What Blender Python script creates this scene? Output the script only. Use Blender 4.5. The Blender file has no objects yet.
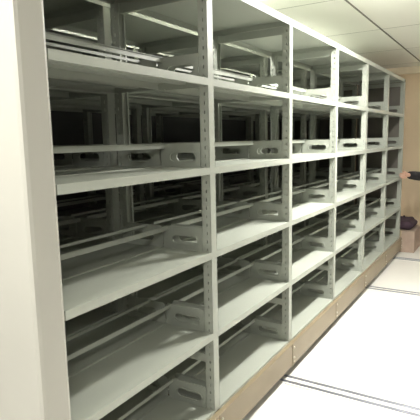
import bpy, bmesh, math, random
from mathutils import Vector, Matrix
random.seed(4)
S = bpy.context.scene
COL = S.collection

# ---------------------------------------------------------------- camera
cam_d = bpy.data.cameras.new('camera'); cam = bpy.data.objects.new('camera', cam_d); COL.objects.link(cam)
yaw, pitch, roll = 1.0162366, 0.14474016, -0.02075674
fw = Vector((math.sin(yaw)*math.cos(pitch), math.cos(yaw)*math.cos(pitch), -math.sin(pitch)))
rt = fw.cross(Vector((0, 0, 1))).normalized(); up = rt.cross(fw)
c, s = math.cos(roll), math.sin(roll)
r2 = c*rt + s*up; u2 = -s*rt + c*up
M = Matrix((r2, u2, -fw)).transposed().to_4x4(); M.translation = Vector((-0.88824, -1.09848, 1.47887))
cam.matrix_world = M
cam_d.sensor_width = 36; cam_d.sensor_fit = 'HORIZONTAL'; cam_d.lens = 479.2377/420*36
cam_d.clip_start = 0.02; cam_d.clip_end = 60
S.camera = cam

# ---------------------------------------------------------------- world, lights, exposure
w = bpy.data.worlds.new('world'); S.world = w; w.use_nodes = True
w.node_tree.nodes['Background'].inputs[0].default_value = (0.8, 0.85, 0.9, 1)
w.node_tree.nodes['Background'].inputs[1].default_value = 0.05
S.view_settings.view_transform = 'Standard'; S.view_settings.look = 'None'
S.view_settings.gamma = 1; S.view_settings.use_curve_mapping = False
S.view_settings.exposure = 0.0

def area(name, loc, rot, sx, sy, power, color=(1, 1, 1)):
    d = bpy.data.lights.new(name, 'AREA'); d.shape = 'RECTANGLE'; d.size = sx; d.size_y = sy
    d.energy = power; d.color = color
    o = bpy.data.objects.new(name, d); COL.objects.link(o); o.location = loc; o.rotation_euler = rot
    return o
# x, y, turn, length, watts down, watts up of the ceiling battens
FIX = [(2.45, -0.60, 0, 0.85, 100, 110), (-1.0, 0.30, math.pi/2, 1.15, 60, 10), (5.6, -1.7, 0, 1.15, 12, 50), (1.7, 0.62, 0, 1.15, 16, 50), (4.0, 1.3, 0, 1.5, 25, 230), (-1.7, -1.65, 0, 1.15, 38, 6)]  # last four are unseen, added to brighten ceiling, far wall and side stops
for i, (x, y, rz, ln, p_, pu) in enumerate(FIX):
    area('batten_light', (x, y, 2.375), (0, 0, rz), ln, 0.1, p_, (1, 0.985, 0.93))
    area('batten_uplight', (x, y, 2.44), (math.pi, 0, rz), ln, 0.16, pu, (1, 0.985, 0.93))

# ---------------------------------------------------------------- materials
def mat(name, col, rough=0.5, metal=0.0, var=0.05, scale=6.0, bump=0.0, bscale=80.0, emit=None, spec=0.5):
    m = bpy.data.materials.new(name); m.use_nodes = True
    nt = m.node_tree; b = nt.nodes['Principled BSDF']
    b.inputs['Roughness'].default_value = rough; b.inputs['Metallic'].default_value = metal
    b.inputs['Specular IOR Level'].default_value = spec
    tc = nt.nodes.new('ShaderNodeTexCoord'); n = nt.nodes.new('ShaderNodeTexNoise')
    n.inputs['Scale'].default_value = scale; n.inputs['Detail'].default_value = 4
    nt.links.new(tc.outputs['Object'], n.inputs['Vector'])
    r = nt.nodes.new('ShaderNodeValToRGB')
    r.color_ramp.elements[0].position = 0.3; r.color_ramp.elements[1].position = 0.7
    r.color_ramp.elements[0].color = tuple(max(0, v*(1-var)) for v in col)+(1,)
    r.color_ramp.elements[1].color = tuple(min(1, v*(1+var)) for v in col)+(1,)
    nt.links.new(n.outputs['Fac'], r.inputs['Fac']); nt.links.new(r.outputs['Color'], b.inputs['Base Color'])
    if bump:
        n2 = nt.nodes.new('ShaderNodeTexNoise'); n2.inputs['Scale'].default_value = bscale
        bp = nt.nodes.new('ShaderNodeBump'); bp.inputs['Strength'].default_value = bump; bp.inputs['Distance'].default_value = 0.002
        nt.links.new(tc.outputs['Object'], n2.inputs['Vector']); nt.links.new(n2.outputs['Fac'], bp.inputs['Height'])
        nt.links.new(bp.outputs['Normal'], b.inputs['Normal'])
    if emit:
        b.inputs['Emission Color'].default_value = tuple(emit[:3])+(1,); b.inputs['Emission Strength'].default_value = emit[3]
    return m
PAINT = mat('grey_green_paint', (0.385, 0.405, 0.355), 0.42, 0, 0.03, 4, 0.10, 300)
PANEL = mat('end_panel_paint', (0.44, 0.43, 0.385), 0.45, 0, 0.025, 3, 0.10, 300)
SHADEM = mat('shade_toned_sheet', (0.17, 0.155, 0.13), 0.5, 0, 0.05, 3)  # shade in the far end bay, put into the sheet's colour
TAN = mat('tan_chassis_paint', (0.235, 0.187, 0.118), 0.42, 0, 0.06, 5, 0.1, 200)
DARKM = mat('dark_rubber', (0.02, 0.02, 0.022), 0.7)
STEEL = mat('rail_steel', (0.30, 0.31, 0.36), 0.35, 0.8, 0.1, 12)
ZINC = mat('zinc_bolt', (0.62, 0.58, 0.48), 0.35, 0.7, 0.1, 12)
FLOOR = mat('white_vinyl_floor', (0.86, 0.84, 0.79), 0.38, 0, 0.04, 1.7, 0.05, 60)
CEIL = mat('white_ceiling_board', (0.80, 0.80, 0.72), 0.85, 0, 0.02, 1.2)
TRIM = mat('ceiling_joint', (0.42, 0.42, 0.37), 0.8)
TRIMD = mat('dark_ceiling_joint', (0.13, 0.125, 0.10), 0.8)
WALL = mat('tan_wall_paint', (0.74, 0.59, 0.41), 0.8, 0, 0.05, 2)
WALLW = mat('pale_wall_paint', (0.66, 0.65, 0.60), 0.8, 0, 0.04, 2)
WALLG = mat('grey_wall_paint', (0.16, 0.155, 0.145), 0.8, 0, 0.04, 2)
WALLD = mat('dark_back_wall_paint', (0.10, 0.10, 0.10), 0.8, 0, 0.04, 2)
CORN = mat('cornice_paint', (0.82, 0.72, 0.55), 0.7)
CARD = mat('cardboard', (0.46, 0.35, 0.28), 0.85, 0, 0.10, 9, 0.2, 120)
TAPE = mat('packing_tape', (0.50, 0.40, 0.26), 0.3)
BAGM = mat('dark_plum_cloth', (0.055, 0.030, 0.045), 0.9, 0, 0.3, 14, 0.5, 90)
SKIN = mat('skin', (0.55, 0.33, 0.24), 0.55, 0, 0.06, 20)
COAT = mat('black_cloth', (0.012, 0.010, 0.013), 0.9, 0, 0.3, 20, 0.4, 150)
TROU = mat('dark_trouser_cloth', (0.045, 0.035, 0.04), 0.9, 0, 0.2, 20, 0.4, 150)
SHOE = mat('black_shoe_leather', (0.02, 0.02, 0.02), 0.4)
HAIR = mat('black_hair', (0.012, 0.010, 0.010), 0.5, 0, 0.3, 60, 0.6, 200)
LIPM = mat('lips', (0.45, 0.2, 0.17), 0.5)
EYEM = mat('eye_white', (0.75, 0.73, 0.7), 0.3)
HOUSE = mat('batten_housing', (0.75, 0.75, 0.73), 0.5)
TUBE = mat('lit_tube', (0.9, 0.9, 0.88), 0.4, emit=(1, 0.985, 0.92, 12))

# ---------------------------------------------------------------- helpers
def box(bm, x0, x1, y0, y1, z0, z1, bev=0.0):
    vs = [bm.verts.new((x, y, z)) for x in (x0, x1) for y in (y0, y1) for z in (z0, z1)]
    fs = [(0, 1, 3, 2), (4, 6, 7, 5), (0, 4, 5, 1), (2, 3, 7, 6), (0, 2, 6, 4), (1, 5, 7, 3)]
    faces = [bm.faces.new([vs[i] for i in f]) for f in fs]
    if bev:
        es = list({e for f in faces for e in f.edges})
        bmesh.ops.bevel(bm, geom=es, offset=bev, segments=2, profile=0.5, affect='EDGES')
def cyl(bm, c0, axis, r, h, n=20, r2=None):
    d = Vector(axis).normalized(); q = d.to_track_quat('Z', 'Y').to_matrix().to_4x4()
    mm = Matrix.Translation(Vector(c0)+d*h/2) @ q
    bmesh.ops.create_cone(bm, cap_ends=True, segments=n, radius1=r, radius2=r if r2 is None else r2, depth=h, matrix=mm)
def mesh(name, bm, m, parent=None, smooth=False, loc=None):
    bmesh.ops.recalc_face_normals(bm, faces=bm.faces)
    me = bpy.data.meshes.new(name); bm.to_mesh(me); bm.free()
    me.materials.append(m)
    if smooth:
        for p in me.polygons: p.use_smooth = True
    o = bpy.data.objects.new(name, me); COL.objects.link(o)
    if parent: o.parent = parent
    if loc: o.location = loc
    return o
def inst(name, me, parent=None, loc=(0, 0, 0), rz=0.0):
    o = bpy.data.objects.new(name, me); COL.objects.link(o); o.location = loc; o.rotation_euler = (0, 0, rz)
    if parent: o.parent = parent
    return o
def thing(name, label, cat, loc=(0, 0, 0), rz=0, group=None):
    o = bpy.data.objects.new(name, None); COL.objects.link(o); o.location = loc; o.rotation_euler = (0, 0, rz)
    o.empty_display_size = 0.1
    return tag(o, label, cat, group)
def tag(o, label, cat, group=None):
    o['label'] = label; o['category'] = cat
    if group: o['group'] = group
    return o
def struct(name, bm, m):
    o = mesh(name, bm, m); o['kind'] = 'structure'; return o
def meshdata(name, bm, m):
    bmesh.ops.recalc_face_normals(bm, faces=bm.faces)
    me = bpy.data.meshes.new(name); bm.to_mesh(me); bm.free(); me.materials.append(m); return me

# ---------------------------------------------------------------- room
X0, X1, Y0, Y1, ZC = -2.6, 7.0, -2.3, 1.78, 2.5
bm = bmesh.new(); box(bm, X0-.1, X1+.1, Y0-.1, Y1+.1, -.1, 0); struct('floor', bm, FLOOR)
bm = bmesh.new(); box(bm, X0-.1, X1+.1, Y0-.1, Y1+.1, ZC, ZC+.1); struct('ceiling', bm, CEIL)
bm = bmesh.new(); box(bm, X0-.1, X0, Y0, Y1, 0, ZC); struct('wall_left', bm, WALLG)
bm = bmesh.new(); box(bm, X1, X1+.1, Y0, Y1, 0, ZC); struct('wall_right', bm, WALL)
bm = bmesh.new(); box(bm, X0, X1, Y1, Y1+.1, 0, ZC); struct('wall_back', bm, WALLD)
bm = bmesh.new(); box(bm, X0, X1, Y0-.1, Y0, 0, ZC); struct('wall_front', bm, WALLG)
# ceiling board joints: one dark line along the aisle, pale ones across it, a cornice on the far wall
bm = bmesh.new(); box(bm, X0, X1-.06, -.006, .006, ZC-.006, ZC); struct('trim_1', bm, TRIMD)
k = 2
for x in (-0.92, 0.33, 1.58, 2.83, 4.08, 5.33, 6.58):
    bm = bmesh.new(); box(bm, x-.004, x+.004, Y0, Y1, ZC-.002, ZC); struct('trim_%d' % k, bm, TRIM); k += 1
bm = bmesh.new(); box(bm, X1-.06, X1, Y0, Y1, ZC-.10, ZC, .008); struct('trim_%d' % k, bm, CORN)
bm = bmesh.new(); box(bm, X1-.015, X1, Y0, Y1, 0, .08); struct('baseboard_right', bm, CORN)

# ---------------------------------------------------------------- floor rails the racks roll on
RAILS = [(1.72, 'steel floor rail running under the racks, nearest to the camera'),
         (3.82, 'steel floor rail crossing the white floor at the middle of the racks'),
         (5.15, 'steel floor rail by the far end of the racks, near the cardboard box')]
for x, lab in RAILS:
    t = thing('floor_rail', lab, 'rail', (x, 0, 0), group='rails set in the floor')
    bm = bmesh.new(); box(bm, -.055, .055, Y0+.02, Y1-.02, 0, .006, .002); mesh('rail_plate', bm, FLOOR, t)
    for sx in (-.040, .022):
        bm = bmesh.new(); box(bm, sx, sx+.018, Y0+.02, Y1-.02, .006, .012, .001); mesh('rail_strip', bm, STEEL, t)

# ---------------------------------------------------------------- mobile shelving racks
W_, H_, Z0, D_ = 0.9, 0.37974, 0.2212, 0.53
PW, PD = 0.048, 0.045              # post width, depth
PX0 = -0.010                       # post left edge relative to frame line
TOP = Z0 + 5*H_                    # 2.12
PITCH = 0.579

def post_mesh(front=True):
    """folded channel: plain face to the front, two slotted side flanges"""
    bm = bmesh.new()
    z0, z1 = Z0-.01, TOP
    sl, sh, sw = 0.038, 0.015, 0.005     # pitch, slot height, slot width
    n = int((z1-z0)/sl)
    box(bm, 0, PW, 0, .002, z0, z1)
    yc = 0.020
    for x in (0.0, PW-.002):
        ys = [0, yc-sw/2, yc+sw/2, PD]
        def q(a, b, c_, d_):
            vs = []
            for xx in (x, x+.002):
                vs += [bm.verts.new((xx, ys_, zz)) for ys_, zz in ((a, c_), (b, c_), (b, d_), (a, d_))]
            for f in ((0, 1, 2, 3), (7, 6, 5, 4), (0, 4, 5, 1), (1, 5, 6, 2), (2, 6, 7, 3), (3, 7, 4, 0)):
                bm.faces.new([vs[i] for i in f])
        q(ys[0], ys[1], z0, z1); q(ys[2], ys[3], z0, z1)
        za = z0
        for i in range(n):
            zc = z0 + (i+.5)*sl
            q(ys[1], ys[2], za, zc-sh/2); za = zc+sh/2
        q(ys[1], ys[2], za, z1)
        box(bm, x if x == 0 else x-.008, x+.010 if x == 0 else x+.002, PD-.002, PD, z0, z1)   # return lip
    box(bm, .002, PW-.002, .030, .032, z0, z1)            # inner web behind the slots, added to keep them dark
    box(bm, .002, PW-.002, .002, .030, z1-.002, z1)
    return meshdata('post', bm, PAINT)
POST = post_mesh()

def shelf_mesh(nm='shelf', lip=.030, dep=.263, length=W_-PW):
    bm = bmesh.new()
    box(bm, 0, length, 0, dep, -.003, 0)
    box(bm, 0, length, 0, .0025, -lip, -.003)
    box(bm, 0, length, dep-.0025, dep, -lip, -.003)
    box(bm, 0, .0025, .0025, dep-.0025, -lip, -.003)
    box(bm, length-.0025, length, .0025, dep-.0025, -lip, -.003)
    box(bm, 0, length, .0025, .016, -lip, -lip+.002)
    box(bm, 0, length, dep*.5-.02, dep*.5+.02, -.018, -.003)
    box(bm, 0, length, dep-.0022, dep, 0, .004)                 # small upturned rear edge, added to catch light as a seam line
    # rolled nose on the front edge
    cyl(bm, (0, .0035, -.0035), (1, 0, 0), .0035, length, 8)
    return meshdata(nm, bm, PAINT)
SHELF = shelf_mesh()

def plate_mesh(th=.002):
    """side stop plate in the y-z plane with an obround hand slot and a clipped rear corner"""
    bm = bmesh.new()
    y0, y1, zt = 0.045, 0.261, 0.106
    outer = [(y0, 0), (y1, 0), (y1, zt-.012), (y1-.012, zt), (y0, zt)]
    ya, yb, zc, r = 0.088, 0.190, 0.046, 0.0185
    hole = []
    for i in range(9):
        a = -math.pi/2 + math.pi*i/8; hole.append((yb+r*math.cos(a), zc+r*math.sin(a)))
    for i in range(9):
        a = math.pi/2 + math.pi*i/8; hole.append((ya+r*math.cos(a), zc+r*math.sin(a)))
    def loop(pts):
        vs = [bm.verts.new((0, a, b)) for a, b in pts]
        return vs, [bm.edges.new((vs[i], vs[(i+1) % len(vs)])) for i in range(len(vs))]
    _, e1 = loop(outer); _, e2 = loop(hole)
    bmesh.ops.triangle_fill(bm, edges=e1+e2, use_beauty=True)
    # remove any triangle inside the hole
    bad = []
    for f in bm.faces:
        cc = f.calc_center_median()
        if abs(cc.z-zc) < r*.98 and ya-r*.3 < cc.y < yb+r*.3: 
            if all(min((Vector((v.co.y, v.co.z))-Vector(h)).length for h in hole) < 1e-5 for v in f.verts): bad.append(f)
    bmesh.ops.delete(bm, geom=bad, context='FACES')
    g = bmesh.ops.extrude_face_region(bm, geom=list(bm.faces))
    bmesh.ops.translate(bm, verts=[v for v in g['geom'] if isinstance(v, bmesh.types.BMVert)], vec=(th, 0, 0))
    box(bm, -.0, .006, y0, y1-.012, zt-.002, zt)         # folded top edge
    # raised rim round the hand slot
    for sgn in (0,):
        N = len(hole)
        for i in range(N):
            a, b = Vector((-.003, *hole[i])), Vector((-.003, *hole[(i+1) % N]))
            ctr = Vector((-.003, min(max(a.y, ya), yb), zc)); ctr2 = Vector((-.003, min(max(b.y, ya), yb), zc))
            ao = a + (a-ctr).normalized()*.0055; bo = b + (b-ctr2).normalized()*.0055
            v = [bm.verts.new(p) for p in (a, b, bo, ao)]; bm.faces.new(v)
            w2 = [bm.verts.new(p+Vector((.003, 0, 0))) for p in (a, b, bo, ao)]
            bm.faces.new([v[0], v[1], w2[1], w2[0]]); bm.faces.new([v[3], v[2], w2[2], w2[3]])
    return meshdata('side_stop', bm, PAINT)
PLATE = plate_mesh()

def backstop_mesh(h, length=W_-PW):
    bm = bmesh.new()
    box(bm, 0, length, 0.234, .2365, .106-h, .106, .0008)
    box(bm, 0, length, .228, .234, .104, .106)
    return meshdata('back_stop', bm, PAINT)
BACK, BACKR = backstop_mesh(.022), backstop_mesh(.012)

def top_mesh(length=W_):
    bm = bmesh.new()
    box(bm, 0, length, 0, D_, .032, .036)
    box(bm, 0, length, 0, .003, 0, .032); box(bm, 0, length, D_-.003, D_, 0, .032)
    box(bm, 0, .002, .003, D_-.003, .004, .032); box(bm, length-.002, length, .003, D_-.003, .004, .032)
    return meshdata('top_panel', bm, PAINT)
TOPM = top_mesh()
def brace_mesh(h):
    bm = bmesh.new(); box(bm, 0, .022, PD, D_-PD, 0, h, .0015); return meshdata('cross_brace', bm, PAINT)
BRT, BRL = brace_mesh(.045), brace_mesh(.040)
bm = bmesh.new(); box(bm, -.055, .050, -.004, D_+.004, .055, TOP+.04, .014); ENDL = meshdata('end_panel', bm, PANEL)
bm = bmesh.new(); box(bm, .040, .055, .001, D_+.044, .212, TOP+.036, .003); ENDR = meshdata('end_panel', bm, SHADEM)

def chassis_mesh():
    bm = bmesh.new()
    L0, L1 = -.055, 6*W_+.055
    box(bm, L0, L1, -.024, -.018, .060, .200, .001)           # front fascia
    box(bm, L0, L1, D_+.018, D_+.024, .060, .200, .001)
    box(bm, L0, L1, -.024, .010, .200, .206, .0015)           # folded top edge
    box(bm, L0, L1, D_-.010, D_+.024, .200, .206, .0015)
    for i in range(7):
        x = i*W_
        box(bm, x-.02 if i else L0, x+.02 if i < 6 else L1, -.018, D_+.018, .07, .19)
    box(bm, L0, L1, -.018, D_+.018, .19, .199)
    return meshdata('chassis', bm, TAN)
CHAS = chassis_mesh()
def joint_mesh():
    bm = bmesh.new(); box(bm, -.022, .022, -.027, -.024, .062, .204, .001); return meshdata('joint_plate', bm, TAN)
JOINT = joint_mesh()
def bolt_mesh():
    bm = bmesh.new(); cyl(bm, (0, 0, 0), (0, -1, 0), .0075, .002, 16); cyl(bm, (0, -.002, 0), (0, -1, 0), .0055, .004, 6); return meshdata('bolt', bm, ZINC)
BOLT = bolt_mesh()
def wheel_mesh():
    bm = bmesh.new(); cyl(bm, (-.011, 0, 0), (1, 0, 0), .043, .022, 28); cyl(bm, (-.014, 0, 0), (1, 0, 0), .016, .028, 16)
    return meshdata('wheel', bm, STEEL)
WHEEL = wheel_mesh()

def rack(y, label, full):
    t = thing('mobile_shelving_rack', label, 'shelving rack', (0, y, 0), group='mobile shelving racks parked side by side')
    ch = inst('chassis', CHAS, t)
    for x, _ in RAILS:
        for yy in (.045, D_-.045):
            inst('wheel', WHEEL, ch, (x, yy, .012+.043))
    if full:
        for i in range(7):
            j = inst('joint_plate', JOINT, ch, (min(max(i*W_+.014, -.03), 6*W_+.03), 0, 0))
            for zz in (.178, .112, .085):
                inst('bolt', BOLT, ch, (j.location.x, -.027, zz))
    inst('end_panel', ENDL, t, (0, 0, 0)); inst('end_panel', ENDR, t, (6*W_, 0, 0))
    for i in range(1, 6):
        x = i*W_+PX0
        inst('post', POST, t, (x, 0, 0)); inst('post', POST, t, (x+PW, D_, 0), math.pi)
        inst('cross_brace', BRT, t, (x+.013, 0, TOP-.045)); inst('cross_brace', BRL, t, (x+.013, 0, .445))
    inst('post', POST, t, (6*W_+PX0, 0, 0)); inst('post', POST, t, (6*W_+PX0+PW, D_, 0), math.pi)
    inst('cross_brace', BRT, t, (6*W_+PX0+.013, 0, TOP-.045)); inst('cross_brace', BRL, t, (6*W_+PX0+.013, 0, .445))
    for b in range(6):
        xs = b*W_+PX0+PW; L = W_-PW
        inst('top_panel', TOPM, t, (b*W_+.014, -.002, TOP)) if 0 < b < 5 else inst('top_panel', TOPM, t, (b*W_+(.050 if b == 0 else .014), -.002, TOP)).__setattr__('scale', ((W_-.036)/W_, 1, 1) if b == 0 else ((W_-.028)/W_, 1, 1))
        for k_ in range(5):
            z = Z0 + k_*H_
            for side in (0, 1):
                x0_, sc = xs, 1.0
                if b == 0: x0_, sc = .0515, (W_+PX0-.0515)/L
                if side == 0:
                    sh = inst('shelf', SHELF, t, (x0_, 0, z)); sh.scale = (sc, 1, 1)
                else:
                    sh = inst('shelf', SHELF, t, (x0_+L*sc, D_, z), math.pi); sh.scale = (sc, 1, 1)
                bs = inst('back_stop', BACK if side == 0 else BACKR, sh, (0, 0 if side == 0 else -.062, 0))
                # side stops at the two ends of the shelf
                ends = [(L-.004, 0)] if side == 0 else [(.004-.002, 0)]
                if full and side == 0: ends.append((.001, 1))
                for ex, kind in ends:
                    st = inst('side_stop', PLATE, sh, (ex, 0, 0))
    return t
rack(0.0, 'empty grey-green six-bay shelving rack in front, its tan base facing the aisle', True)
rack(PITCH, 'empty grey shelving rack in the middle, directly behind the front rack', False)
rack(2*PITCH, 'rearmost grey shelving rack, seen dimly through the other two', False)

# ---------------------------------------------------------------- ceiling battens, four of them added as fill lights
for i, (x, y, rz, ln, p_, pu) in enumerate(FIX):
    lab = ['fluorescent batten on the ceiling above the aisle, beside the middle bays',
           'fluorescent batten on the ceiling left of the racks, beyond the pale end panel',
           'added fluorescent fill batten on the ceiling at the far end of the aisle',
           'added fluorescent fill batten on the ceiling directly above the near end of the shelving racks',
           'long added fluorescent fill batten on the ceiling near the back wall, behind the racks',
           'added fluorescent fill batten on the ceiling at the near end of the aisle'][i]
    t = thing('ceiling_light', lab, 'ceiling light', (x, y, ZC), rz, group='fluorescent ceiling battens')
    bm = bmesh.new(); box(bm, -ln/2-.045, ln/2+.045, -.035, .035, -.05, 0, .004); mesh('housing', bm, HOUSE, t)
    bm = bmesh.new(); cyl(bm, (-ln/2-.005, 0, -.085), (1, 0, 0), .013, ln+.01, 16); mesh('tube', bm, TUBE, t)
    for sx in (-ln/2-.025, ln/2+.005):
        bm = bmesh.new(); box(bm, sx, sx+.02, -.015, .015, -.10, -.05, .002); mesh('lamp_holder', bm, HOUSE, t)

# ---------------------------------------------------------------- cardboard box and bag by the rack end
t = thing('cardboard_box', 'pinkish brown cardboard box on the floor at the far end of the front rack', 'box', (5.535, -.16, 0))
bm = bmesh.new(); box(bm, 0, .52, 0, .36, 0, .275, .003); mesh('box_body', bm, CARD, t)
bm = bmesh.new()
box(bm, .0, .52, .0, .178, .276, .280, .001); box(bm, .0, .52, .182, .36, .276, .280, .001)
mesh('box_flap', bm, CARD, t)
bm = bmesh.new(); box(bm, -.001, .521, .155, .205, .2803, .2810); box(bm, -.0012, 0, .155, .205, .20, .281); mesh('tape', bm, TAPE, t)
# soft folded bag
bm = bmesh.new()
bmesh.ops.create_uvsphere(bm, u_segments=28, v_segments=16, radius=1)
for v in bm.verts:
    n = v.co.normalized()
    k_ = 1+.10*math.sin(5*n.x+2*n.y)+.07*math.sin(7*n.y+4*n.z+1)
    sx, sy = [math.copysign(abs(q)**.7, q) for q in (n.x, n.y)]
    v.co = Vector((sx*.22*k_, sy*.15*k_, max(-.001, .055+n.z*.075*k_)))
bag = mesh('cloth_bag', bm, BAGM, None, True, (5.79, .02, .282))
tag(bag, 'dark plum cloth bag slumped on top of the cardboard box', 'bag')
hb = bmesh.new()
pr = None
for i in range(13):
    a = math.pi*i/12; pt = Vector((.09*math.cos(a), 0, .10+.05*math.sin(a)))
    if pr is not None: cyl(hb, pr, pt-pr, .008, (pt-pr).length+.002, 8)
    pr = pt
hd = mesh('handle', hb, BAGM, bag)

# ---------------------------------------------------------------- person at the far end, hand on the last post
def skin_obj(name, chains, m, root, parent=None, sub=2, merge=True):
    """chains: lists of (x,y,z,r); shared points are merged; root = a point"""
    verts, rad, edges, idx = [], [], [], {}
    for ch in chains:
        prev = None
        for (x, y, z, r) in ch:
            key = (round(x, 4), round(y, 4), round(z, 4))
            if key not in idx:
                idx[key] = len(verts); verts.append((x, y, z)); rad.append(r)
            i = idx[key]
            if prev is not None and prev != i: edges.append((prev, i))
            prev = i
    me = bpy.data.meshes.new(name); me.from_pydata(verts, edges, []); me.update()
    o = bpy.data.objects.new(name, me); COL.objects.link(o)
    sm = o.modifiers.new('skin', 'SKIN')
    sl = me.skin_vertices[0].data if me.skin_vertices else None
    if sl is None:
        bpy.context.view_layer.objects.active = o; o.select_set(True)
        bpy.ops.mesh.customdata_skin_add(); sl = me.skin_vertices[0].data
    for i, r in enumerate(rad):
        rr = r if isinstance(r, tuple) else (r, r)
        sl[i].radius = rr; sl[i].use_root = False
    sl[idx[tuple(round(v, 4) for v in root)]].use_root = True
    sb = o.modifiers.new('sub', 'SUBSURF'); sb.levels = sub; sb.render_levels = sub
    dg = bpy.context.evaluated_depsgraph_get(); dg.update()
    ev = o.evaluated_get(dg); nm = bpy.data.meshes.new_from_object(ev)
    o.modifiers.clear(); o.data = nm
    nm.materials.clear(); nm.materials.append(m)
    for p in nm.polygons: p.use_smooth = True
    if parent: o.parent = parent
    return o
PC = Vector((5.80, -.50, 0)); FD = Vector((-.71, .71, 0)).normalized(); RD = Vector((.71, .71, 0)).normalized()
def P(r_, f_, z): 
    v = PC + RD*r_ + FD*f_; return (v.x, v.y, z)
def A(pt, r_): return (*pt, r_)
pel = P(0, 0, .90)
sh_r, el_r, wr_r = (5.865, -.29, 1.27), (5.665, -.215, .965), (5.415, -.068, 1.005)
sh_l, el_l, wr_l = P(-.17, 0, 1.33), P(-.23, .0, 1.06), P(-.22, .10, .83)
chest = P(0, .02, 1.22)
def fingers(w_, dirn, side, upv, curl):
    """palm and five bent fingers of unequal length from the wrist"""
    d = Vector(dirn).normalized(); s_ = Vector(side).normalized(); u_ = Vector(upv).normalized(); w0 = Vector(w_)
    out = []
    palm = w0 + d*.045; out.append([A(w_, .024), A(tuple(palm), .026), A(tuple(w0+d*.08), .024)])
    kn = w0 + d*.08
    for j, (off, ln) in enumerate(((.028, .068), (.010, .078), (-.010, .072), (-.028, .056))):
        b0 = kn + s_*off
        p1 = b0 + d*ln*.42 - u_*ln*.10*curl; p2 = p1 + d*ln*.24 - u_*ln*.26*curl; p3 = p2 + d*ln*.06 - u_*ln*.28*curl
        out.append([A(tuple(kn), .024), A(tuple(b0), .011), A(tuple(p1), .0095), A(tuple(p2), .0085), A(tuple(p3), .007)])
    tb = palm + s_*.028
    out.append([A(tuple(palm), .026), A(tuple(tb), .012), A(tuple(tb+s_*.018+d*.025-u_*.008), .011), A(tuple(tb+s_*.018+d*.048-u_*.018*curl), .008)])
    return out
chains = [
    [A(pel, (.15, .11)), A(P(0, .01, 1.05), (.125, .10)), A(chest, (.15, .11)), A(P(0, .02, 1.34), (.09, .075)), A(P(0, .04, 1.42), .052), A(P(0, .06, 1.49), (.070, .078)), A(P(0, .075, 1.56), (.078, .092)), A(P(0, .07, 1.63), (.055, .066))],
    [A(P(0, .02, 1.34), (.09, .075)), A(sh_r, .055), A(el_r, .040), A(wr_r, .025)],
    [A(P(0, .02, 1.34), (.09, .075)), A(sh_l, .055), A(el_l, .040), A(wr_l, .025)],
    [A(pel, (.15, .11)), A(P(.09, 0, .82), .085), A(P(.095, .02, .47), .056), A(P(.10, -.02, .09), .038), A(P(.10, .07, .035), .034), A(P(.10, .15, .028), .026)],
    [A(pel, (.15, .11)), A(P(-.09, 0, .82), .085), A(P(-.095, .02, .47), .056), A(P(-.10, -.02, .09), .038), A(P(-.10, .07, .035), .034), A(P(-.10, .15, .028), .026)],
]
chains += fingers(wr_r, (-.96, .18, -.02), (0.05, .1, 1), (.25, -.9, .0), 1.0)
chains += fingers(wr_l, (-.1, .1, -1), tuple(FD), tuple(RD*-1), .5)
person = skin_obj('person', chains, SKIN, pel)
tag(person, 'person in a black jacket at the rack end, one hand resting on the last post', 'person')
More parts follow.
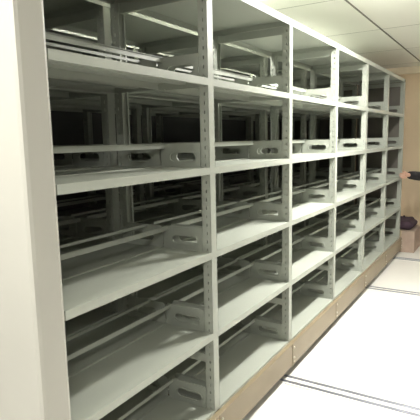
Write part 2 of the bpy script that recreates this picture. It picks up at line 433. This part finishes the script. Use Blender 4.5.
# face: nose, eyes, ears, mouth (features of the head, parts of the figure)
def blob(bm, cpt, rx, ry, rz_, rotm=None):
    mm = Matrix.Translation(Vector(cpt)) @ (Matrix((RD, FD, (0, 0, 1))).transposed().to_4x4()) @ Matrix.Diagonal((rx, ry, rz_, 1))
    bmesh.ops.create_uvsphere(bm, u_segments=16, v_segments=10, radius=1, matrix=mm)
bm = bmesh.new(); blob(bm, P(0, .158, 1.525), .013, .018, .026); mesh('nose', bm, SKIN, person, True)
for sx in (-1, 1):
    bm = bmesh.new(); blob(bm, P(sx*.072, .065, 1.535), .010, .018, .030); mesh('ear', bm, SKIN, person, True)
    bm = bmesh.new(); blob(bm, P(sx*.030, .138, 1.555), .013, .010, .007); e = mesh('eye', bm, EYEM, person, True)
    bm = bmesh.new(); blob(bm, P(sx*.030, .147, 1.555), .005, .003, .005); mesh('iris', bm, HAIR, e, True)
bm = bmesh.new(); blob(bm, P(0, .140, 1.487), .022, .009, .006); mesh('mouth', bm, LIPM, person, True)
bm = bmesh.new(); bmesh.ops.create_uvsphere(bm, u_segments=24, v_segments=16, radius=1)
for v in list(bm.verts):
    n = v.co
    if n.z < -.35 or (n.y > .45 and n.z < .55): bm.verts.remove(v)
fr = Matrix((RD, FD, (0, 0, 1))).transposed()
for v in bm.verts:
    q = fr @ Vector((v.co.x*.085, v.co.y*.100, v.co.z*.112)); v.co = q + Vector(P(0, .066, 1.575))
hair = mesh('hair', bm, HAIR, person, True)
mdl = hair.modifiers.new('thick', 'SOLIDIFY'); mdl.thickness = .012
jk = [
    [A(P(0, 0, .80), (.185, .15)), A(P(0, 0, .93), (.175, .14)), A(P(0, .01, 1.06), (.16, .13)), A(chest, (.175, .135)), A(P(0, .02, 1.35), (.11, .09)), A(P(0, .03, 1.40), (.068, .066))],
    [A(P(0, .02, 1.35), (.11, .09)), A(sh_r, .076), A(el_r, .062), A((5.54, -.135, .988), .060), A((5.43, -.072, 1.003), .050)],
    [A(P(0, .02, 1.35), (.11, .09)), A(sh_l, .076), A(el_l, .060), A(P(-.22, .08, .875), .045)],
]
skin_obj('jacket', jk, COAT, P(0, 0, .93), person)
tr = [[A(P(0, 0, .93), (.165, .125)), A(P(0, 0, .86), (.17, .13)), A(P(.095, 0, .76), .105), A(P(.10, .02, .47), .078), A(P(.10, -.01, .12), .066)],
      [A(P(0, 0, .86), (.17, .13)), A(P(-.095, 0, .76), .105), A(P(-.10, .02, .47), .078), A(P(-.10, -.01, .12), .066)]]
skin_obj('trousers', tr, TROU, P(0, 0, .86), person)
for sx in (-.10, .10):
    skin_obj('shoe', [[A(P(sx, -.055, .048), (.042, .046)), A(P(sx, .0, .050), (.044, .048)), A(P(sx, .09, .042), (.044, .038)), A(P(sx, .185, .034), (.036, .030))]], SHOE, P(sx, .0, .050), person)
